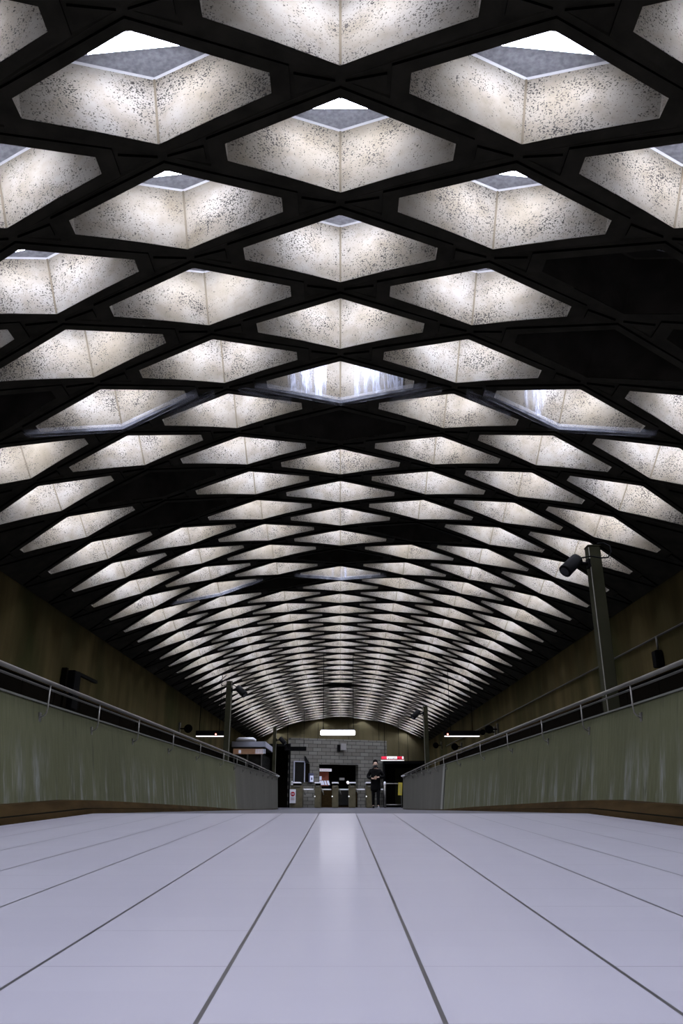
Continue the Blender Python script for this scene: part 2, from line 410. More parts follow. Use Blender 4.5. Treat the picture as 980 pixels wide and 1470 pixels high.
TR = {(-2, 8): 'clear plastic drip tray under the left coffer, white light along its edge',
      (0, 8): 'clear plastic drip tray under the lime-streaked coffer on the centre line',
      (2, 8): 'clear plastic drip tray under the right coffer with one lime streak',
      (-1, 9): 'clear plastic drip tray just left of centre linking two others',
      (1, 9): 'clear plastic drip tray just right of centre linking two others',
      (0, 22): 'clear plastic drip tray farther away along the centre line',
      (-2, 22): 'clear plastic drip tray farther away on the left of the vault'}
for (c, v), lab in TR.items():
    s0, d0 = centre(c, v); mb = MB(); up = v % 2 == 0
    for sg in (-1, 1):
        if up: a, b = (sg*(OS+.12), .03), (0, OD+.06)
        else: a, b = (sg*(OS-.1), -.02-t_c), (sg*.12, -OD-.03)
        wv = -.10; th = .012
        for (u0, u1, z0, z1) in ((0, wv, -.03, -.05), (wv, wv-.004, -.05, .0)):
            q = [(a[0], a[1]+u0, z0), (b[0], b[1]+u0, z0), (b[0], b[1]+u1, z1), (a[0], a[1]+u1, z1)]
            mb.hexa([cyl(s0+x, d0+y, z-th/2) for x, y, z in q] + [cyl(s0+x, d0+y, z+th/2) for x, y, z in q], 'clear')
    tag(mb.build('drip_tray'), lab, 'drip tray', 'clear drip trays under leaking coffers')

# ---------------------------------------------------------------- floor, walls
XW = R*math.sin(4*TH); ZS = H-R+R*math.cos(4*TH)       # springing
def floor_z(D): return -.281+.0272*D if D <= 6.76 else (-.0971-(D-6.76)*.0085 if D < 28 else -.2777)
fl = MB()
for a, b, m in ((-6.9, 6.76, 'floor'), (6.76, 6.95, 'floor'), (6.95, 28, 'floor_grey'), (28, 45, 'floor_grey')):
    fl.poly([(-XW, a, floor_z(a)), (XW, a, floor_z(a)), (XW, b, floor_z(b)), (-XW, b, floor_z(b))], m)
tag(fl.build('floor'), kind='structure')
for side, sg in (('left', -1), ('right', 1)):
    wl = MB()
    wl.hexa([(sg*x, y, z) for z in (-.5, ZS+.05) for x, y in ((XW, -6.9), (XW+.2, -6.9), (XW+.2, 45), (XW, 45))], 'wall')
    k = 0; y = -6.5                                    # dark panelling along the foot of the wall
    wo = tag(wl.build('wall_'+side), kind='structure')
    tp = MB()
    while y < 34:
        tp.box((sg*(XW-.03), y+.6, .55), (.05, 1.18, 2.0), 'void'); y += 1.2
    tp.box((sg*(XW-.04), 13.7, 1.57), (.08, 40.6, .04), 'kick')
    tag(tp.build('trim_1' if sg < 0 else 'trim_2'), kind='structure')
# end wall under the vault, with vertical casting seams
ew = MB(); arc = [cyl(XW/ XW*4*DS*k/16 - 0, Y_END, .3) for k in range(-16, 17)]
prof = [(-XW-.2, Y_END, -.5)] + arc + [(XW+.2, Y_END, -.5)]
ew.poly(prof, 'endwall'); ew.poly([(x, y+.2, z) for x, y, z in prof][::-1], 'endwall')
for x in (-2.6, -1.1, .4, 1.9, 3.3):
    ew.box((x, Y_END-.003, 1.6), (.018, .006, 4.0), 'joint')
tag(ew.build('wall_back'), kind='structure')
bw = MB(); prof = [(-XW-.2, -6.9, -.5)] + [cyl(4*DS*k/16, -6.9, .6) for k in range(-16, 17)] + [(XW+.2, -6.9, -.5)]
bw.poly(prof, 'wall'); tag(bw.build('wall_front'), kind='structure')

# parapets -------------------------------------------------------
YE, YJ = 30.0, 18.3
def lerp(tab, y):
    if y <= tab[0][0]: return tab[0][1]
    for (a, p), (b, q) in zip(tab, tab[1:]):
        if y <= b: return p+(q-p)*(y-a)/(b-a)
    return tab[-1][1]
ZT_ = [(-6, .73), (6, .73), (18.9, .79), (30, .836)]
XT_ = [(-6, 2.40), (18.9, 2.40), (30, 2.32)]
ZB_ = [(-6, -.30), (0, -.12), (3.5, -.06), (5.4, -.022), (6.6, .008), (7.4, .008), (14.3, -.098), (18.3, -.175), (24, -.225), (30, -.262)]
XB_ = [(-6, 2.27), (18.3, 2.29), (30, 2.285)]
XF_ = [(-6, 2.08), (5, 2.09), (6.76, 2.03), (7.5, 2.05), (14, 2.2), (20, 2.265), (30, 2.28)]
for side, sg in (('left', -1), ('right', 1)):
    pm = MB(); ys = [-6, -3, 0, 2, 3.5, 4.5, 5.4, 6, 6.6, 7, 7.4, 9, 11, 12.5, 14.3, 16.3, YJ-.03]
    def seg(ys, m):
        for a, b in zip(ys, ys[1:]):
            q = []
            for dz in (0, 1):
                for y_, o in ((a, 0), (b, 0), (b, .16), (a, .16)):
                    q.append((sg*((lerp(XT_, y_) if dz else lerp(XB_, y_))+o), y_, lerp(ZT_, y_) if dz else lerp(ZB_, y_)))
            pm.hexa(q, m)
            q = [(sg*(lerp(XT_, y_)+o), y_, lerp(ZT_, y_)+z) for z in (0, .014) for y_, o in ((a, -.012), (b, -.012), (b, .17), (a, .17))]
            pm.hexa(q, 'coping')
    seg(ys, 'parapet')
    if side == 'right':
        seg([YJ+.05, 20, 22, 24, 26, 28, YE], 'parapet_grey')
        pm.hexa([(sg*(x+o), y_, z) for z, x in ((-.2, 2.30), (.79, 2.41)) for y_, o in ((YJ-.03, 0), (YJ+.05, 0), (YJ+.05, .1), (YJ-.03, .1))], 'joint')
        pm.hexa([(sg*(x+o), y_, z) for z, x in ((-.19, 2.275), (.785, 2.385)) for y_, o in ((YJ+.07, 0), (YJ+.40, 0), (YJ+.40, .05), (YJ+.07, .05))], 'coping')
    else:
        seg([YJ-.03, 20, 22, 24, 26, 28, YE], 'parapet_grey')
    po = tag(pm.build('parapet_'+side), kind='structure')
    # stepped brown kerb at the foot
    kb = MB(); ys = [-6, -3, 0, 2, 3.5, 4.5, 5.2, 5.8, 6.3, 6.76, 7.2, 8, 10, 12, 14, 16, 18, 20, 24, YE]
    def kp(y_):
        xf, zf, zb, xb = lerp(XF_, y_), floor_z(y_), lerp(ZB_, y_), lerp(XB_, y_)
        g = max(zb-zf, .01); wd = xb-xf
        return [(sg*xf, y_, zf-.01), (sg*(xf+.012), y_, zf+g*.36), (sg*(xf+wd*.25), y_, zf+g*.40), (sg*(xf+wd*.45), y_, zf+g*.97), (sg*(xb+.03), y_, zb), (sg*(xb+.03), y_, zf-.05)]
    for a, b in zip(ys, ys[1:]):
        A, B = kp(a), kp(b)
        for i in range(5): kb.poly([A[i], B[i], B[i+1], A[i+1]], 'joint' if i == 1 else 'kick')
    tag(kb.build('baseboard_'+side), kind='structure')
    # small lit end shelf of the parapet
    # handrail
    RZ = [(-3, .885), (6, .885), (18.5, .935), (30, .875)]; RX = [(-3, 2.33), (18.5, 2.32), (30, 2.26)]
    rail = thing('handrail', (sg*2.33, 4, .88), 'long %s tubular metal handrail on curved brackets above the %s parapet' % (('left-hand', 'left') if sg < 0 else ('right-hand', 'right')), 'handrail', 'handrails along the parapets')
    rb = MB(); yy = [-3+1.5*k for k in range(0, 22)] + [29.4]
    rb.tube([(sg*lerp(RX, y_), y_, lerp(RZ, y_)) for y_ in yy], .017, 'steel', 12)
    rb.build('rail', rail)
    rl = MB(); rl.tube([(sg*(lerp(RX, y_)+.045), y_, lerp(RZ, y_)-.035) for y_ in yy], .009, 'darksteel', 8); rl.build('lower_tube', rail)  # thin tube just under the main rail
    for y_ in (3.2, 4.8, 6.25, 7.6, 9.15, 11.1, 13.3, 16.0, 18.1, 19.7, 21.3, 22.9, 24.5, 26.1, 27.7, 29.3):
        x, z = lerp(RX, y_), lerp(RZ, y_); zt = lerp(ZT_, y_); zf = zt-.11
        xw = lerp(XT_, y_)-.13*(.11/.8); k = MB(); dx = xw-x
        pts = [(sg*x, y_, z)] + [(sg*x, y_, zf+dx+.02)] + [(sg*(xw-dx*math.cos(a)), y_, zf+dx-dx*math.sin(a)) for a in (PI/8, PI/4, PI*3/8, PI/2)] + [(sg*(xw+.02), y_, zf)]
        k.tube(pts, .0065, 'steel', 8)
        k.box((sg*(xw-.0), y_, zf), (.014, .045, .07), 'darksteel')
        k.build('bracket', rail)

# ---------------------------------------------------------------- camera posts
def cctv(loc, d, label, cable_to=None, s=1.0):
    """loc: bracket foot on the post; d: x direction of the camera from the post"""
    t = thing('security_camera', loc, label, 'security camera', 'security cameras on the posts'); L = Vector(loc)
    b = MB(); ax = Vector((d*.66, -.3, -.62)).normalized(); c0 = L+Vector((d*.13*s, 0, .02))
    b.tube([c0-ax*.06*s, c0-ax*.05*s, c0+ax*.15*s, c0+ax*.165*s], [.035*s, .058*s, .062*s, .062*s], 'black', 14); b.build('camera_body', t)
    g = MB(); g.tube([c0+ax*.164*s, c0+ax*.17*s], .045*s, 'glass_dark', 14); g.build('lens', t)
    k = MB(); k.tube([L, L+Vector((d*.06*s, 0, 0)), c0-ax*.03*s], .018*s, 'black', 8); k.box(L, (.02*s, .08*s, .08*s), 'black'); k.build('bracket', t)
    if cable_to:
        cb = MB(); P0 = c0-ax*.06*s; cb.tube([P0+Vector(q)*s for q in cable_to], .007*s, 'black', 6); cb.build('cable', t)
def post(x, y, ztop, label, wd=.135):
    t = thing('camera_post', (x, y, floor_z(y)), label, 'post', 'tall square posts behind the parapets')
    a = MB(); z0 = floor_z(y); a.box((x, y, (z0+ztop)/2), (wd, wd, ztop-z0), 'post', bev=.012); a.build('shaft', t)
    b = MB(); b.box((x, y, ztop+.004), (wd+.006, wd+.006, .012), 'post'); b.build('cap', t)
    e = MB(); e.box((x-(wd/2-.004)*(1 if x > 0 else -1), y-wd/2-.001, (z0+ztop)/2), (.008, .004, ztop-z0-.04), 'post_edge'); e.build('edge_strip', t)
    p = MB(); p.box((x, y, z0+.01), (.26, .26, .02), 'post'); p.build('base_plate', t)
post(2.76, 8.0, 2.60, 'nearest tall square olive post, rising behind right parapet')
cctv((2.68, 7.95, 2.40), -1, 'large black security camera on left face of nearest right-hand post', [(0, 0, 0), (.08, -.14, -.02), (.16, -.15, -.04), (.24, -.13, -.03), (.28, -.12, .03), (.28, -.1, .09), (.24, -.07, .13), (.19, -.02, .14)], 1.15)
post(-2.62, 18.4, 2.64, 'square olive post behind left parapet, taller of the two on that side')
cctv((-2.55, 18.35, 2.44), 1, 'black security camera on right face of taller left-hand post', [(0, 0, 0), (-.1, -.08, .05), (-.26, -.06, .02), (-.33, 0, .1), (-.2, .0, .22)], 1.3)
post(2.52, 23.4, 2.62, 'farther square olive post behind right parapet, near the gates')
cctv((2.45, 23.35, 2.42), -1, 'black security camera on left face of farther right-hand post', None, 1.3)
post(-2.52, 30.6, 2.66, 'thin-looking distant post at far end of left parapet')
cctv((-2.44, 30.5, 2.18), 1, 'small black security camera on the distant left-hand post by the dark doorway', None, 1.4)

# ---------------------------------------------------------------- hanging fixtures (row across the hall)
def hang_rods(t, xs, y, z, m='black', r=.009):
    for x in xs:
        zt = H-R+math.sqrt(R*R-x*x)+.5     # up to the soffit inside the coffer
        k = MB(); k.tube([(x, y, z), (x, y, zt)], r, m, 6); k.build('rod', t)
p = at(484.7, 1052, 21.4); t = thing('hanging_light', p, 'glowing white box-shaped light hanging on rods over the middle of the hall', 'hanging light')
a = MB(); a.box(p, (.93, .16, .115), 'hang', bev=.02); a.build('diffuser', t)
a = MB(); a.box(p+Vector((0, 0, .068)), (.90, .14, .02), 'batten'); a.build('housing', t)
hang_rods(t, (p.x-.39, p.x+.42), 21.4, p.z+.07)
for sg, px, dot, lab in ((-1, 304, 309.5, 'black display box with red dot and lit strip beneath, hanging by left wall'),
                         (1, 662.5, 642.5, 'black display box with red dot and lit strip beneath, hanging by right wall')):
    p = at(px, 1052.5, 21.4); t = thing('display_sign', p, lab, 'display sign', 'black display boxes hung by the side walls')
    a = MB(); a.box(p, (.84 if sg < 0 else .96, .2, .12), 'black', bev=.01); a.build('case', t)
    a = MB(); a.box(p+Vector((0, -.02, -.082)), (.82 if sg < 0 else .93, .1, .022), 'strip'); a.build('light_strip', t)
    q = at(dot, 1054, 21.28); a = MB(); a.tube([q, q+Vector((0, .04, 0))], .02, 'led', 10); a.build('indicator', t)
    hang_rods(t, ((p.x-.3, p.x+.3) if sg > 0 else (p.x-.34, p.x+.2)), 21.4, p.z+.05)
p = at(563, 1088.5, 34.9); t = thing('exit_sign', p, 'small red and white lit sign hanging on two rods above the person', 'sign')
wd = .98
a = MB(); a.box(p, (wd, .12, .155), 'redpaint', bev=.006); a.build('case', t)
a = MB(); a.box(p+Vector((-.36, -.063, .02)), (.22, .006, .10), 'red'); a.build('red_panel', t); a = MB(); a.box(p+Vector((.31, -.063, .02)), (.22, .006, .10), 'red'); a.build('red_panel', t)
a = MB(); a.box(p+Vector((-.025, -.064, .02)), (.44, .008, .105), 'signwhite'); a.build('white_panel', t); a = MB(); a.box(p+Vector((.45, -.064, .02)), (.06, .008, .10), 'signwhite'); a.build('white_panel', t)
a = MB()
for x, h in ((-.17, .06), (-.14, .03), (-.07, .07), (0, .045), (.035, .045), (.07, .045), (.12, .045)): a.box(p+Vector((x, -.07, .0)), (.018, .006, h), 'black')
a.box(p+Vector((.26, -.068, 0)), (.05, .006, .03), 'black'); a.box(p+Vector((.34, -.068, .01)), (.06, .006, .03), 'black')
a.build('lettering', t)
a = MB(); a.box(p+Vector((0, -.01, -.088)), (1.0, .1, .03), 'signwhite'); a.build('light_strip', t)
hang_rods(t, (p.x-.33, p.x+.29), 34.9, p.z+.07)
p = at(424, 1074.8, 35); t = thing('dark_hanging_sign', p, 'unlit black sign box hanging on rods at far left', 'sign')
a = MB(); a.box(p, (.95, .14, .17), 'black', bev=.01); a.build('case', t); hang_rods(t, (p.x-.55+.2, p.x+.36), 35, p.z+.07)

# ---------------------------------------------------------------- wall fittings
pr = MB(); cz = 2.06
pr.tube([(XW-.03, -2+k*2, cz) for k in range(0, 18)], .014, 'darksteel', 8)
t = thing('wall_conduit', (XW-.03, 10.2, cz), 'thin metal conduit running the length of the right wall', 'conduit')
pr.build('pipe', t)
a = MB(); a.tube([(XW-.04, 10.2, cz), (XW-.04, 10.2, 1.85)], .016, 'darksteel', 8); a.build('drop_pipe', t)
a = MB(); a.box((XW-.06, 10.2, 1.76), (.1, .14, .22), 'black', bev=.01); a.build('junction_box', t)
t = thing('wall_cabinet', (-XW+.06, 12.2, 1.6), 'dark metal box with side arm fixed on stained left wall', 'wall cabinet')
a = MB(); a.box((-XW+.07, 12.2, 1.62), (.14, .3, .58), 'black', bev=.01); a.build('case', t)
a = MB(); a.box((-XW+.05, 11.85, 1.62), (.08, .07, .58), 'void'); a.build('back_rail', t)
a = MB(); a.box((-XW+.09, 12.8, 1.90), (.05, 1.0, .05), 'black'); a.build('arm', t)
def wall_lamp(px, py, x, label, s=1.0):
    D = abs(x)/abs(px-488.4)*1; k = at(px, py, 1.0); D = abs(x)/abs(k.x); P = at(px, py, D); sg = 1 if x > 0 else -1
    t = thing('wall_speaker', P, label, 'wall speaker', 'round black units on the side walls')
    a = MB(); a.tube([P+Vector((0, .1*s, 0)), P+Vector((0, -.05*s, 0)), P+Vector((0, -.10*s, -.01))], [.07*s, .11*s, .11*s], 'black', 14); a.build('horn', t)
    a = MB(); xw = sg*XW; a.tube([P, (xw, P.y, P.z)], .02, 'black', 6); a.box((xw-sg*.02, P.y, P.z), (.04, .12, .3), 'darksteel'); a.build('bracket', t)
wall_lamp(271, 1046, -4.0, 'round black unit on left wall beside the display box')
wall_lamp(701, 1047, 4.0, 'large round black unit on right wall beside the display box')
wall_lamp(692, 1051, 3.9, 'smaller round black unit between the right display box and larger unit', .7)
wall_lamp(652, 1072, 4.0, 'round black unit on right wall just above handrail', 1.1)
wall_lamp(625, 1070, 4.0, 'round black unit on right wall beyond the far post', 1.1)

# ---------------------------------------------------------------- ticket booth, left
t = thing('ticket_booth', (-3.6, 32.6, floor_z(32)), 'dark glazed booth with pale roof edge behind the left parapet', 'booth')
a = MB(); a.box((-3.56, 32.75, 2.04), (1.24, 3.5, .20), 'parapet_grey', bev=.01); a.build('roof_slab', t)
M['fascia'] = newmat('grey_blue_fascia', (.32, .33, .38), .5)
a = MB(); a.box((-3.57, 30.98, 2.06), (1.28, .05, .2), 'fascia'); a.box((-2.93, 32.75, 2.06), (.05, 3.5, .2), 'fascia'); a.build('fascia', t)
a = MB(); a.box((-3.58, 32.75, .7), (1.16, 3.2, 2.0), 'glass_dark'); a.build('glazed_body', t)
M['shelf'] = newmat('lit_booth_display', (.5, .35, .25), .6, emit=(1, .55, .35), es=.07)
M['shelf2'] = newmat('lit_booth_display_cool', (.5, .5, .6), .6, emit=(.75, .8, 1), es=.35)
a = MB(); a.box((-3.58, 31.12, 1.80), (1.16, .04, .2), 'shelf'); a.build('lit_display', t)
a = MB()
for k in range(9): a.box((-3.28+k*.045, 31.09, 1.80), (.02, .02, .17), 'shelf2')
a.box((-3.9, 31.09, 1.79), (.09, .02, .12), 'shelf2'); a.build('display_tubes', t)
a = MB(); q = at(353, 1062, 31.6); 
a.tube([(q.x-.38, 31.6, 2.16), (q.x-.36, 31.6, 2.24), (q.x-.28, 31.6, 2.28), (q.x+.28, 31.6, 2.28), (q.x+.36, 31.6, 2.24), (q.x+.38, 31.6, 2.16)], [.02, .06, .08, .08, .06, .02], 'white', 12); a.build('roof_dome', t)
for x in (-4.12, -3.6, -3.05):
    a = MB(); a.box((x, 31.13, .7), (.05, .06, 2.0), 'darksteel'); a.build('mullion', t)

# ---------------------------------------------------------------- far block wall with window
def zp(py, D): return at(488, py, D).z
LB, RB = at(416, 1120, 36.6), at(556, 1120, 38.6)
rz = math.atan2(RB.y-LB.y, RB.x-LB.x); LEN = math.hypot(RB.x-LB.x, RB.y-LB.y)
ux = Vector((math.cos(rz), math.sin(rz), 0))
def on_block(px, py):
    """distance along the block wall and height for a pixel"""
    k = at(px, py, 1.0); # ray * D ; solve for crossing with the wall line
    n = Vector((-math.sin(rz), math.cos(rz), 0)); D = (LB.dot(n)-0)/k.dot(n); P = k*D
    return (P-LB).dot(ux), P.z
bwt = MB(); zf = floor_z(37); ztop = zp(1059, 36.6)
o0, zt = on_block(458.5, 1097); o1, _ = on_block(514, 1100); _, zbm = on_block(470, 1131)
def bl(u0, u1, z0, z1, m='block', th=.3, dy=0):
    return [(u, y, z) for z in (z0, z1) for u, y in ((u0, dy), (u1, dy), (u1, dy+th), (u0, dy+th))]
for u0, u1, z0, z1 in ((0, o0, zf, ztop), (o1, LEN, zf, ztop), (o0, o1, zt, ztop)): bwt.hexa(bl(u0, u1, z0, z1), 'block')
me = bwt.mesh('wall_inner'); bo = bpy.data.objects.new('wall_inner', me); C.objects.link(bo); bo.location = (LB.x, LB.y, 0); bo.rotation_euler = (0, 0, rz); tag(bo, kind='structure')
def bpart(name, mb, parent):
    o = bpy.data.objects.new(name, mb.mesh(name)); C.objects.link(o); o.parent = parent; return o
def bthing(name, label, cat, group=None):
    t = thing(name, (LB.x, LB.y, 0), label, cat, group); t.rotation_euler = (0, 0, rz); return t
# service window: dark box behind the opening
t = bthing('service_window', 'wide dark service window opening in grey block wall', 'service window')
a = MB(); a.hexa(bl(o0, o1, zf, zt, th=.05, dy=.9), 'void'); a.build('x') if False else None; bpart('back_panel', a, t)
a = MB(); a.hexa(bl(o0-.03, o0, zf, zt, th=.95, dy=.0), 'void'); a.hexa(bl(o1, o1+.03, zf, zt, th=.95, dy=.31), 'void'); a.hexa(bl(o0, o1, zt-.03, zt, th=.9, dy=.31), 'void'); bpart('lining', a, t)
_, zs = on_block(480, 1133)
a = MB(); a.hexa(bl(o0, o1, zf, zs, th=.08, dy=.12), 'kick'); bpart('counter_front', a, t)
a = MB(); u, _z = on_block(480, 1131); a.hexa(bl(u, u+1.1, zf+.1, zs+.0, th=.03, dy=.08), 'glass_dark'); bpart('lower_door', a, t)
M['reddish'] = newmat('red_brown_interior', (.20, .045, .02), .6, emit=(.5, .09, .04), es=.03)
u0, z1 = on_block(459, 1107.5); u1, z0 = on_block(477, 1128)
a = MB(); a.hexa(bl(u0, u1, z0, z1, th=.04, dy=.45), 'reddish'); bpart('red_interior', a, t)
u0, z1 = on_block(459, 1103); u1, z0 = on_block(478.3, 1107.3)
t2 = bthing('window_sign', 'pale horizontal sign strip across top left of the service window', 'sign')
a = MB(); M['pale'] = newmat('backlit_pale_sign', (.7, .65, .7), .5, emit=(.85, .8, .9), es=.42)
a.hexa(bl(u0, u1, z0, z1, th=.04, dy=.2), 'pale'); bpart('panel', a, t2)
a = MB(); 
for k in range(11):
    uu = u0+.05+k*(u1-u0-.1)/11; a.hexa(bl(uu, uu+.026, z0+.05, z0+.075, th=.004, dy=.194), 'void')
bpart('lettering', a, t2)
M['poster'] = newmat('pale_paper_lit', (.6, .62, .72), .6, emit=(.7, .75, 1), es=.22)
def patch(name, label, cat, x0, y0, x1, y1, m, dy, group=None, th=.02):
    u0, z1 = on_block(x0, y0); u1, z0 = on_block(x1, y1); a = MB(); a.hexa(bl(u0, u1, z0, z1, th=th, dy=dy), m)
    t = bthing(name, label, cat, group); bpart('panel', a, t); return t, (u0, u1, z0, z1)
patch('poster', 'small pale paper poster in left part of service window', 'poster', 460.3, 1114, 465, 1119.5, 'poster', .3)
t3 = bthing('leaflet_rack', 'tilted white leaflets on counter at left of service window', 'leaflets')
for k, (x0, x1, sl) in enumerate(((460.4, 467.5, 1.5), (468.5, 471, 2.5), (472.3, 475.3, 2.5))):
    u0, z1 = on_block(x0, 1120.5); u1, z0 = on_block(x1, 1126.8); a = MB(); q = bl(u0, u1, z0, z1, th=.02, dy=.15)
    q[4] = (q[4][0]-.06, q[4][1], q[4][2]); q[5] = (q[5][0]-.06, q[5][1], q[5][2]); q[6] = (q[6][0]-.06, q[6][1], q[6][2]); q[7] = (q[7][0]-.06, q[7][1], q[7][2])
    a.hexa(q, 'poster'); bpart('leaflet', a, t3)
M['dimgrey'] = newmat('dim_grey_card', (.22, .21, .20), .6)
patch('counter_notice', 'small grey notice on dark counter equipment inside service window', 'notice', 488.5, 1116.5, 495.5, 1120, 'dimgrey', .1)
# framed board left
u0, z1 = on_block(422, 1093.5); u1, z0 = on_block(436, 1123)
t = bthing('framed_board', 'dark framed board with thin pale metal frame, left on block wall', 'framed board')
a = MB(); a.hexa(bl(u0, u1, z0, z1, th=.04, dy=-.04), 'glass_dark'); bpart('panel', a, t)
a = MB()
for (p0, p1, q0, q1) in ((u0-.03, u0+.015, z0, z1), (u1-.015, u1+.03, z0, z1), (u0-.03, u1+.03, z1-.01, z1+.03)): a.hexa(bl(p0, p1, q0, q1, th=.07, dy=-.07), 'fascia')
bpart('frame', a, t)
t, q = patch('wall_bracket', 'dark wedge-shaped bracket on block wall beside the framed board', 'bracket', 437.5, 1096, 444, 1122, 'void', -.02)
u0, z1 = on_block(437, 1085.5); u1, z0 = on_block(441, 1095.5); a = MB()
a.hexa([(u0, -.15, z0), (u1+.05, -.15, z0), (u1+.05, 0, z0), (u0, 0, z0), (u0, -.05, z1), (u0+.03, -.05, z1), (u0+.03, 0, z1), (u0, 0, z1)], 'black'); bpart('hood', a, t)
u0, z1 = on_block(443.6, 1113.5); u1, z0 = on_block(448.3, 1122.5)
t = bthing('ticket_reader', 'small white and blue box mounted on block wall left of service window', 'wall box')
a = MB(); M['bluebox'] = newmat('blue_grey_case', (.05, .055, .11), .5); a.hexa(bl(u0-.04, u1+.02, z0-.02, z1+.1, th=.1, dy=-.1), 'bluebox'); bpart('case', a, t)
a = MB(); a.hexa(bl(u0, u1, z0, z1, th=.01, dy=-.11), 'poster'); bpart('screen', a, t)
a = MB(); a.hexa(bl(u0+.05, u1-.05, z0+.08, z1-.08, th=.004, dy=-.114), 'bluebox'); bpart('mark', a, t)
u0, z1 = on_block(487.5, 1067.5); u1, z0 = on_block(494.5, 1077)
t = bthing('wall_box', 'grey square equipment box high up on block wall', 'wall box')
a = MB(); a.hexa(bl(u0, u1, z0, z1, th=.18, dy=-.18), 'dimgrey'); bpart('case', a, t)
a = MB(); a.hexa(bl(u0-.13, u0-.01, z0-.06, z1-.06, th=.1, dy=-.1), 'black'); bpart('bracket', a, t)

# dark doorways either side of the block wall, with lintels
def doorway(n, x0, x1, y0, D, label_panel):
    A = at(x0, y0, D); B = at(x1, y0, D); zf = floor_z(D); d = MB()
    d.box(((A.x+B.x)/2, D+.9, (A.z+zf)/2), (B.x-A.x, .06, A.z-zf), 'void')
    d.box((A.x-.02, D+.45, (A.z+zf)/2), (.06, .9, A.z-zf), 'black'); d.box((B.x+.02, D+.45, (A.z+zf)/2), (.06, .9, A.z-zf), 'black')
    d.box(((A.x+B.x)/2, D+.45, A.z+.04), (B.x-A.x+.1, .95, .12), 'black')
    o = tag(d.build('door_%d' % n), kind='structure')
    if label_panel:
        q = MB(); C0 = at(x0+16, y0+6, D); q.box(((C0.x+B.x)/2, D+.84, (C0.z+zf+.12)/2), (B.x-C0.x, .04, C0.z-zf-.12), 'post'); q.build('panel', o)
    return o
doorway(1, 380, 415.5, 1071, 36.5, False)
doorway(2, 552, 610, 1095.5, 37.6, True)

# ---------------------------------------------------------------- turnstiles
YT = 35.4; zfl = floor_z(YT); PXM = (YT*math.cos(PITCH)+.25*math.sin(PITCH))/F
M['turn'] = noisy('bronze_brown_steel', (.07, .06, .03), (.10, .086, .047), 6, .6)
M['captop'] = newmat('cap_painted_reflection', (.75, .74, .78), .3, emit=(.9, .88, 1), es=.12)  # weak emission paints in light reflected off the metal
names = ['turnstile pedestal at far left carrying the no-entry notice', 'second turnstile pedestal from the left, before the service window',
         'middle turnstile pedestal in front of the service window', 'turnstile pedestal just left of the walking person, with white sensor',
         'turnstile pedestal directly behind the walking person']
def turnstile(px, wpx, arm, label, k):
    x = (px-488.4)*PXM; wd = wpx*PXM; t = thing('turnstile', (x, YT, zfl), label, 'turnstile', 'row of fare gate turnstiles')
    h = 1.0; a = MB(); a.box((x, YT+.4, zfl+.5*(h-.09)), (wd, 1.0, h-.09), 'turn', bev=.02); a.build('housing', t)
    a = MB(); a.box((x+.0, YT+.4, zfl+h+.02), (wd*(.62 if wpx > 12 else 1.08), 1.04, .055), 'captop', bev=.012); a.build('top_plate', t)
    a = MB(); a.box((x, YT+.42, zfl+h-.05), (wd*.8, .86, .09), 'black'); a.build('neck', t)
    a = MB(); a.box((x, YT-.105, zfl+.86), (wd*.55, .02, .055), 'steel'); a.build('card_slot', t)
    a = MB(); a.tube([(x-wd*.47, YT-.115, zfl+.46), (x-wd*.47, YT-.09, zfl+.46)], .028, 'signwhite', 8); a.build('indicator', t)
    if arm:
        x1 = x+wd/2; a = MB(); a.tube([(x1-.02, YT+.2, zfl+.70), (x1+.06, YT+.2, zfl+.74)], .06, 'steel', 10); a.build('hub', t)
        for dv in ((1, 0, .06), (.15, .3, -.55), (.15, -.25, -.5)):
            v_ = Vector(dv).normalized(); L_ = arm*PXM if dv[0] == 1 else .25
            a = MB(); p0 = Vector((x1+.05, YT+.2, zfl+.745)); e = p0+(Vector((1, 0, 0)) if dv[0] == 1 else v_)*L_
            a.tube([p0, e], .026, 'captop' if dv[0] == 1 else 'darksteel', 8); a.build('arm', t)
for k, (px, wp, arm) in enumerate(((425.5, 17, 14), (456, 9, 13), (481, 9, 13), (505.3, 10, 12), (530, 9.5, 14))): turnstile(px, wp, arm, names[k], k)
# white sensor bulb on the fourth
q = at(499, 1123.5, YT-.1); t = thing('gate_beacon', q, 'small round white lamp on left side of fourth turnstile pedestal', 'lamp')
a = MB(); a.tube([q+Vector((-.03, 0, .05)), q+Vector((-.015, 0, .03)), q+Vector((.02, 0, -.03)), q+Vector((.03, 0, -.06))], [.03, .055, .05, .02], 'signwhite', 12); a.build('bulb', t)
a = MB(); a.tube([q+Vector((.03, 0, -.04)), q+Vector((.12, .05, -.1))], .015, 'steel', 6); a.build('arm', t)
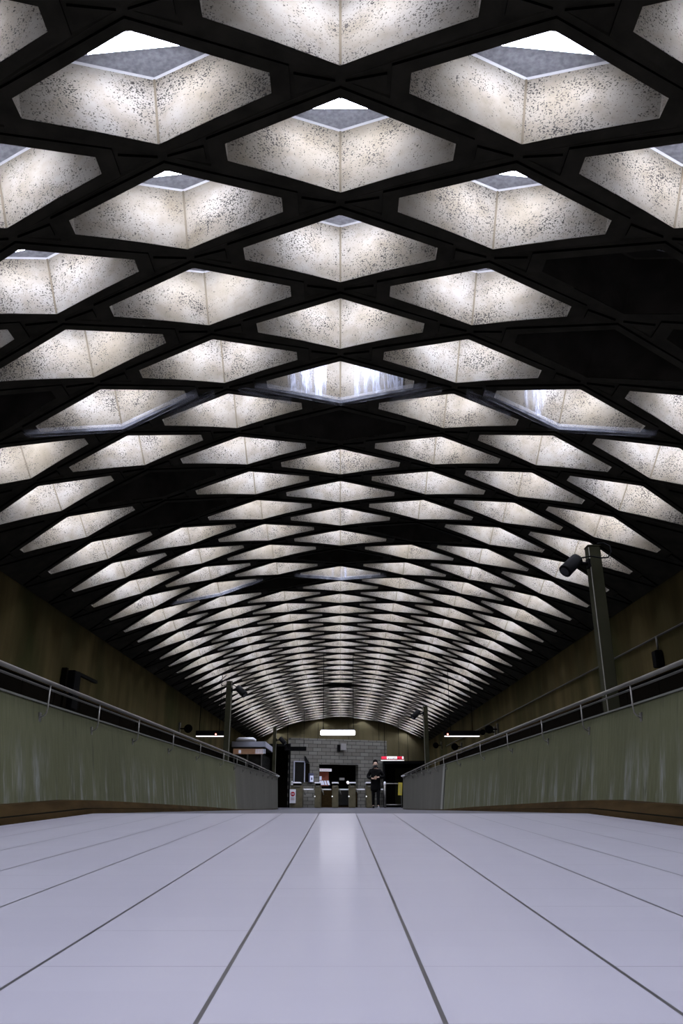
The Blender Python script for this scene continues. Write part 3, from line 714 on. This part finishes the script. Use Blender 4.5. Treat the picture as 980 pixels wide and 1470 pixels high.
# notices
p = at(420, 1143, YT-.14); t = thing('no_entry_notice', p, 'white notice with red no-entry disc on the leftmost turnstile', 'notice')
a = MB(); a.box(p, (.26, .02, .56), 'white'); a.build('board', t)
a = MB(); a.tube([p+Vector((0, -.011, .09)), p+Vector((0, -.018, .09))], .095, 'redpaint', 20); a.build('red_disc', t)
a = MB(); a.box(p+Vector((0, -.021, .09)), (.13, .004, .035), 'white'); a.build('white_bar', t)
a = MB()
for k, m in enumerate(('dimgrey', 'dimgrey', 'redpaint', 'dimgrey')): a.box(p+Vector((0, -.013, -.06-.03*k)), (.17-.02*(k % 2), .004, .011), m)
a.build('lettering', t)
p = at(419, 1124, YT-.12); t = thing('small_notice', p, 'tiny white notice standing above the no-entry notice', 'notice')
a = MB(); a.box(p, (.08, .02, .17), 'white'); a.build('board', t)
a = MB(); a.box(p+Vector((0, -.012, 0)), (.035, .004, .06), 'dimgrey'); a.build('mark', t)
# swing gate right of the person
t = thing('swing_gate', ((552.5-488.4)*PXM, YT, zfl), 'metal swing gate with bright round post, right of the person', 'gate')
x0, x1 = (552.3-488.4)*PXM, (576-488.4)*PXM
a = MB(); a.tube([(x0, YT, zfl), (x0, YT, zfl+1.02)], .045, 'steel', 12); a.build('post', t)
a = MB(); a.tube([(x0, YT, zfl+.92), (x0, YT, zfl+1.03), (x0, YT, zfl+1.07)], [.05, .05, .02], 'captop', 12); a.build('post_cap', t)
a = MB()
for z in (.98, .12): a.tube([(x0, YT, zfl+z), (x1, YT, zfl+z)], .022, 'steel', 8)
a.tube([(x1, YT, zfl), (x1, YT, zfl+.98)], .022, 'steel', 8); a.build('frame', t)
a = MB()
for k in range(9): xx = x0+(x1-x0)*(k+1)/10; a.tube([(xx, YT, zfl+.12), (xx, YT, zfl+.98)], .005, 'black', 6)
a.build('bars', t)
p = at(574.2, 1132.5, YT-.032); t = thing('yellow_notice', p, 'tall narrow yellow notice on swing gate beside right parapet end', 'notice')
a = MB(); a.box(p, (.17, .015, .52), 'yellow', R=Matrix.Rotation(.06, 3, 'Y')); a.build('board', t)
a = MB()
for k in range(7): a.box(p+Vector((.005*k-.01, -.01, .17-.055*k)), (.09, .004, .016), 'dimgrey')
a.build('lettering', t)
# lit end caps on the parapet ends
for sg, lab in ((-1, 'small bright metal end shelf on tip of left parapet'), (1, 'small bright metal end shelf on tip of right parapet')):
    z = .85; t = thing('end_shelf', (sg*2.44, 29.7, z), lab, 'end shelf', 'metal end shelves of the parapets')
    a = MB(); a.box((sg*2.42, 29.7, z+.008), (.36, .5, .03), 'captop', bev=.006); a.build('plate', t)
    a = MB(); a.box((sg*2.42, 29.75, z-.02), (.3, .4, .03), 'darksteel'); a.build('support', t)

# ---------------------------------------------------------------- person
M['coat'] = newmat('black_coat', (.004, .004, .004), .9, spec=.05); M['trousers'] = newmat('dark_trousers', (.005, .005, .005), .9, spec=.05)
M['skin'] = newmat('skin', (.42, .27, .19), .55); M['hair'] = newmat('dark_hair', (.006, .005, .004), .9, spec=.05); M['mask'] = newmat('black_mask', (.008, .008, .009), .7)
M['shoe'] = newmat('black_shoe', (.006, .006, .006), .7, spec=.1); M['sole'] = newmat('white_sole', (.7, .7, .72), .5); M['eye'] = newmat('eye', (.04, .03, .03), .3)
FZ = floor_z(34); PX, PY = 1.475, 34.0
per = thing('person', (PX, PY, FZ), 'person in black coat, dark trousers and black mask walking from gates, hands together', 'person'); per.scale = (1.06, 1.06, 1.06)
def skin(name, chains, mat, parent, sub=2):
    """chains: list of lists of (x,y,z,r) sharing joints by coordinates; body frame, facing -y"""
    vs, es, rs, roots = [], [], [], []; idx = {}
    for ch in chains:
        prev = None
        for (x, y, z, r) in ch:
            key = (round(x, 4), round(y, 4), round(z, 4))
            if key not in idx: idx[key] = len(vs); vs.append((x, y, z)); rs.append(r)
            i = idx[key]
            if prev is not None: es.append((prev, i))
            prev = i
    me = bpy.data.meshes.new(name); me.from_pydata(vs, es, []); me.materials.append(M[mat])
    o = bpy.data.objects.new(name, me); C.objects.link(o); o.parent = parent
    sm = o.modifiers.new('skin', 'SKIN'); sm.use_smooth_shade = True
    seen = set(); adj = {i: [] for i in range(len(vs))}
    for a_, b_ in es: adj[a_].append(b_); adj[b_].append(a_)
    for i in range(len(vs)):
        d_ = me.skin_vertices[0].data[i]; rr = rs[i]
        d_.radius = rr if isinstance(rr, tuple) else (rr, rr)
        if i not in seen:
            d_.use_root = True; st = [i]
            while st:
                k = st.pop()
                if k in seen: continue
                seen.add(k); st += adj[k]
    m2 = o.modifiers.new('sub', 'SUBSURF'); m2.levels = sub; m2.render_levels = sub
    return o
pel = (0, 0, .92, .13)
hipL, kneeL, ankL = (-.09, 0, .88, .085), (-.10, .02, .50, .058), (-.10, .10, .10, .04)
hipR, kneeR, ankR = (.09, 0, .88, .085), (.09, -.07, .49, .058), (.085, -.12, .09, .04)
ches = (0, 0, 1.30, .14); nec = (0, -.01, 1.47, .052); 
shL, elL, wrL = (-.17, 0, 1.40, .058), (-.30, -.02, 1.14, .042), (-.12, -.22, 1.08, .028)
shR, elR, wrR = (.17, 0, 1.40, .058), (.32, -.03, 1.15, .042), (.08, -.23, 1.13, .028)
hL, hR = (-.05, -.245, 1.085, .034), (.01, -.25, 1.125, .034)
chains = [[pel, (0, 0, 1.1, .12), ches, nec, (0, -.015, 1.53, .055), (0, -.03, 1.60, .085), (0, -.025, 1.67, .088), (0, -.02, 1.72, .06)],
          [pel, hipL, kneeL, ankL, (-.10, .0, .045, .035)], [pel, hipR, kneeR, ankR, (.085, -.22, .04, .035)],
          [ches, shL, elL, wrL, hL], [ches, shR, elR, wrR, hR],
          [(0, -.105, 1.625, .012), (0, -.128, 1.605, .015), (0, -.108, 1.59, .012)],
          [(-.085, -.01, 1.63, .012), (-.095, 0, 1.60, .014), (-.088, 0, 1.575, .01)], [(.085, -.01, 1.63, .012), (.095, 0, 1.60, .014), (.088, 0, 1.575, .01)]]
for k in range(4):
    dz = .03-.019*k; f = (1, 1.1, 1.03, .85)[k]
    chains.append([(-.055, -.25, 1.085+dz, .0095), (-.015*f, -.268, 1.085+dz, .0095), (.012*f, -.262, 1.085+dz*.9, .0085), (.022*f, -.245, 1.083+dz*.8, .0075)])
    chains.append([(.012, -.255, 1.125+dz, .0095), (-.028*f, -.285, 1.125+dz, .0095), (-.055*f, -.285, 1.122+dz*.9, .0085), (-.068*f, -.268, 1.12+dz*.8, .0075)])
chains.append([(-.07, -.24, 1.105, .011), (-.05, -.25, 1.135, .010), (-.025, -.262, 1.15, .0085)])
chains.append([(.03, -.245, 1.15, .011), (.01, -.262, 1.178, .010), (-.015, -.275, 1.187, .0085)])
skin('body', chains, 'skin', per)
skin('coat', [[(0, .01, .56, (.23, .14)), (0, 0, .75, (.225, .14)), (0, 0, .95, (.21, .135)), (0, 0, 1.12, (.20, .13)), (0, 0, 1.32, (.20, .14)), (0, 0, 1.44, (.14, .11)), (0, -.005, 1.52, (.09, .09))],
              [(0, 0, 1.32, (.20, .14)), (-.19, 0, 1.38, .085), (-.315, -.01, 1.14, .075), (-.15, -.19, 1.08, .052)],
              [(0, 0, 1.32, (.20, .14)), (.19, 0, 1.38, .085), (.335, -.02, 1.15, .075), (.10, -.20, 1.13, .052)]], 'coat', per)
skin('trousers', [[(0, 0, .90, .12), (-.10, 0, .82, .095), (-.10, .02, .50, .072), (-.10, .10, .06, .058)], [(0, 0, .90, .12), (.10, 0, .82, .095), (.09, -.07, .49, .072), (.085, -.12, .05, .058)]], 'trousers', per)
a1 = skin('hair', [[(0, .045, 1.52, .07), (0, .045, 1.60, .105), (0, .04, 1.68, .115), (0, -.01, 1.74, .11), (0, -.075, 1.735, .075)]], 'hair', per)
skin('face_mask', [[(-.055, -.065, 1.585, .05), (0, -.09, 1.575, .058), (.055, -.065, 1.585, .05)], [(0, -.09, 1.575, .058), (0, -.05, 1.50, .065)]], 'mask', per)
for sx in (-.032, .032):
    e = MB(); e.tube([(sx, -.108, 1.645), (sx, -.116, 1.645)], [.013, .008], 'eye', 10); o = bpy.data.objects.new('eye', e.mesh('eye')); C.objects.link(o); o.parent = per
for sx, y0, z0, tilt in ((-.10, .06, .045, .0), (.085, -.14, .045, 0)):
    skin('shoe', [[(sx, y0+.06, z0+.01, .048), (sx, y0-.06, z0+.005, .045), (sx, y0-.16, z0-.005, .038)]], 'shoe', per)
    e = MB(); e.box((sx, y0-.06, .012), (.09, .29, .024), 'sole' if sx > 0 else 'shoe', bev=.01); o = bpy.data.objects.new('shoe_sole', e.mesh('sole')); C.objects.link(o); o.parent = per
    if sx < 0: continue
    e = MB(); e.box((sx, y0-.19, .05), (.06, .03, .035), 'sole', bev=.008); o = bpy.data.objects.new('toe_cap', e.mesh('toe')); C.objects.link(o); o.parent = per
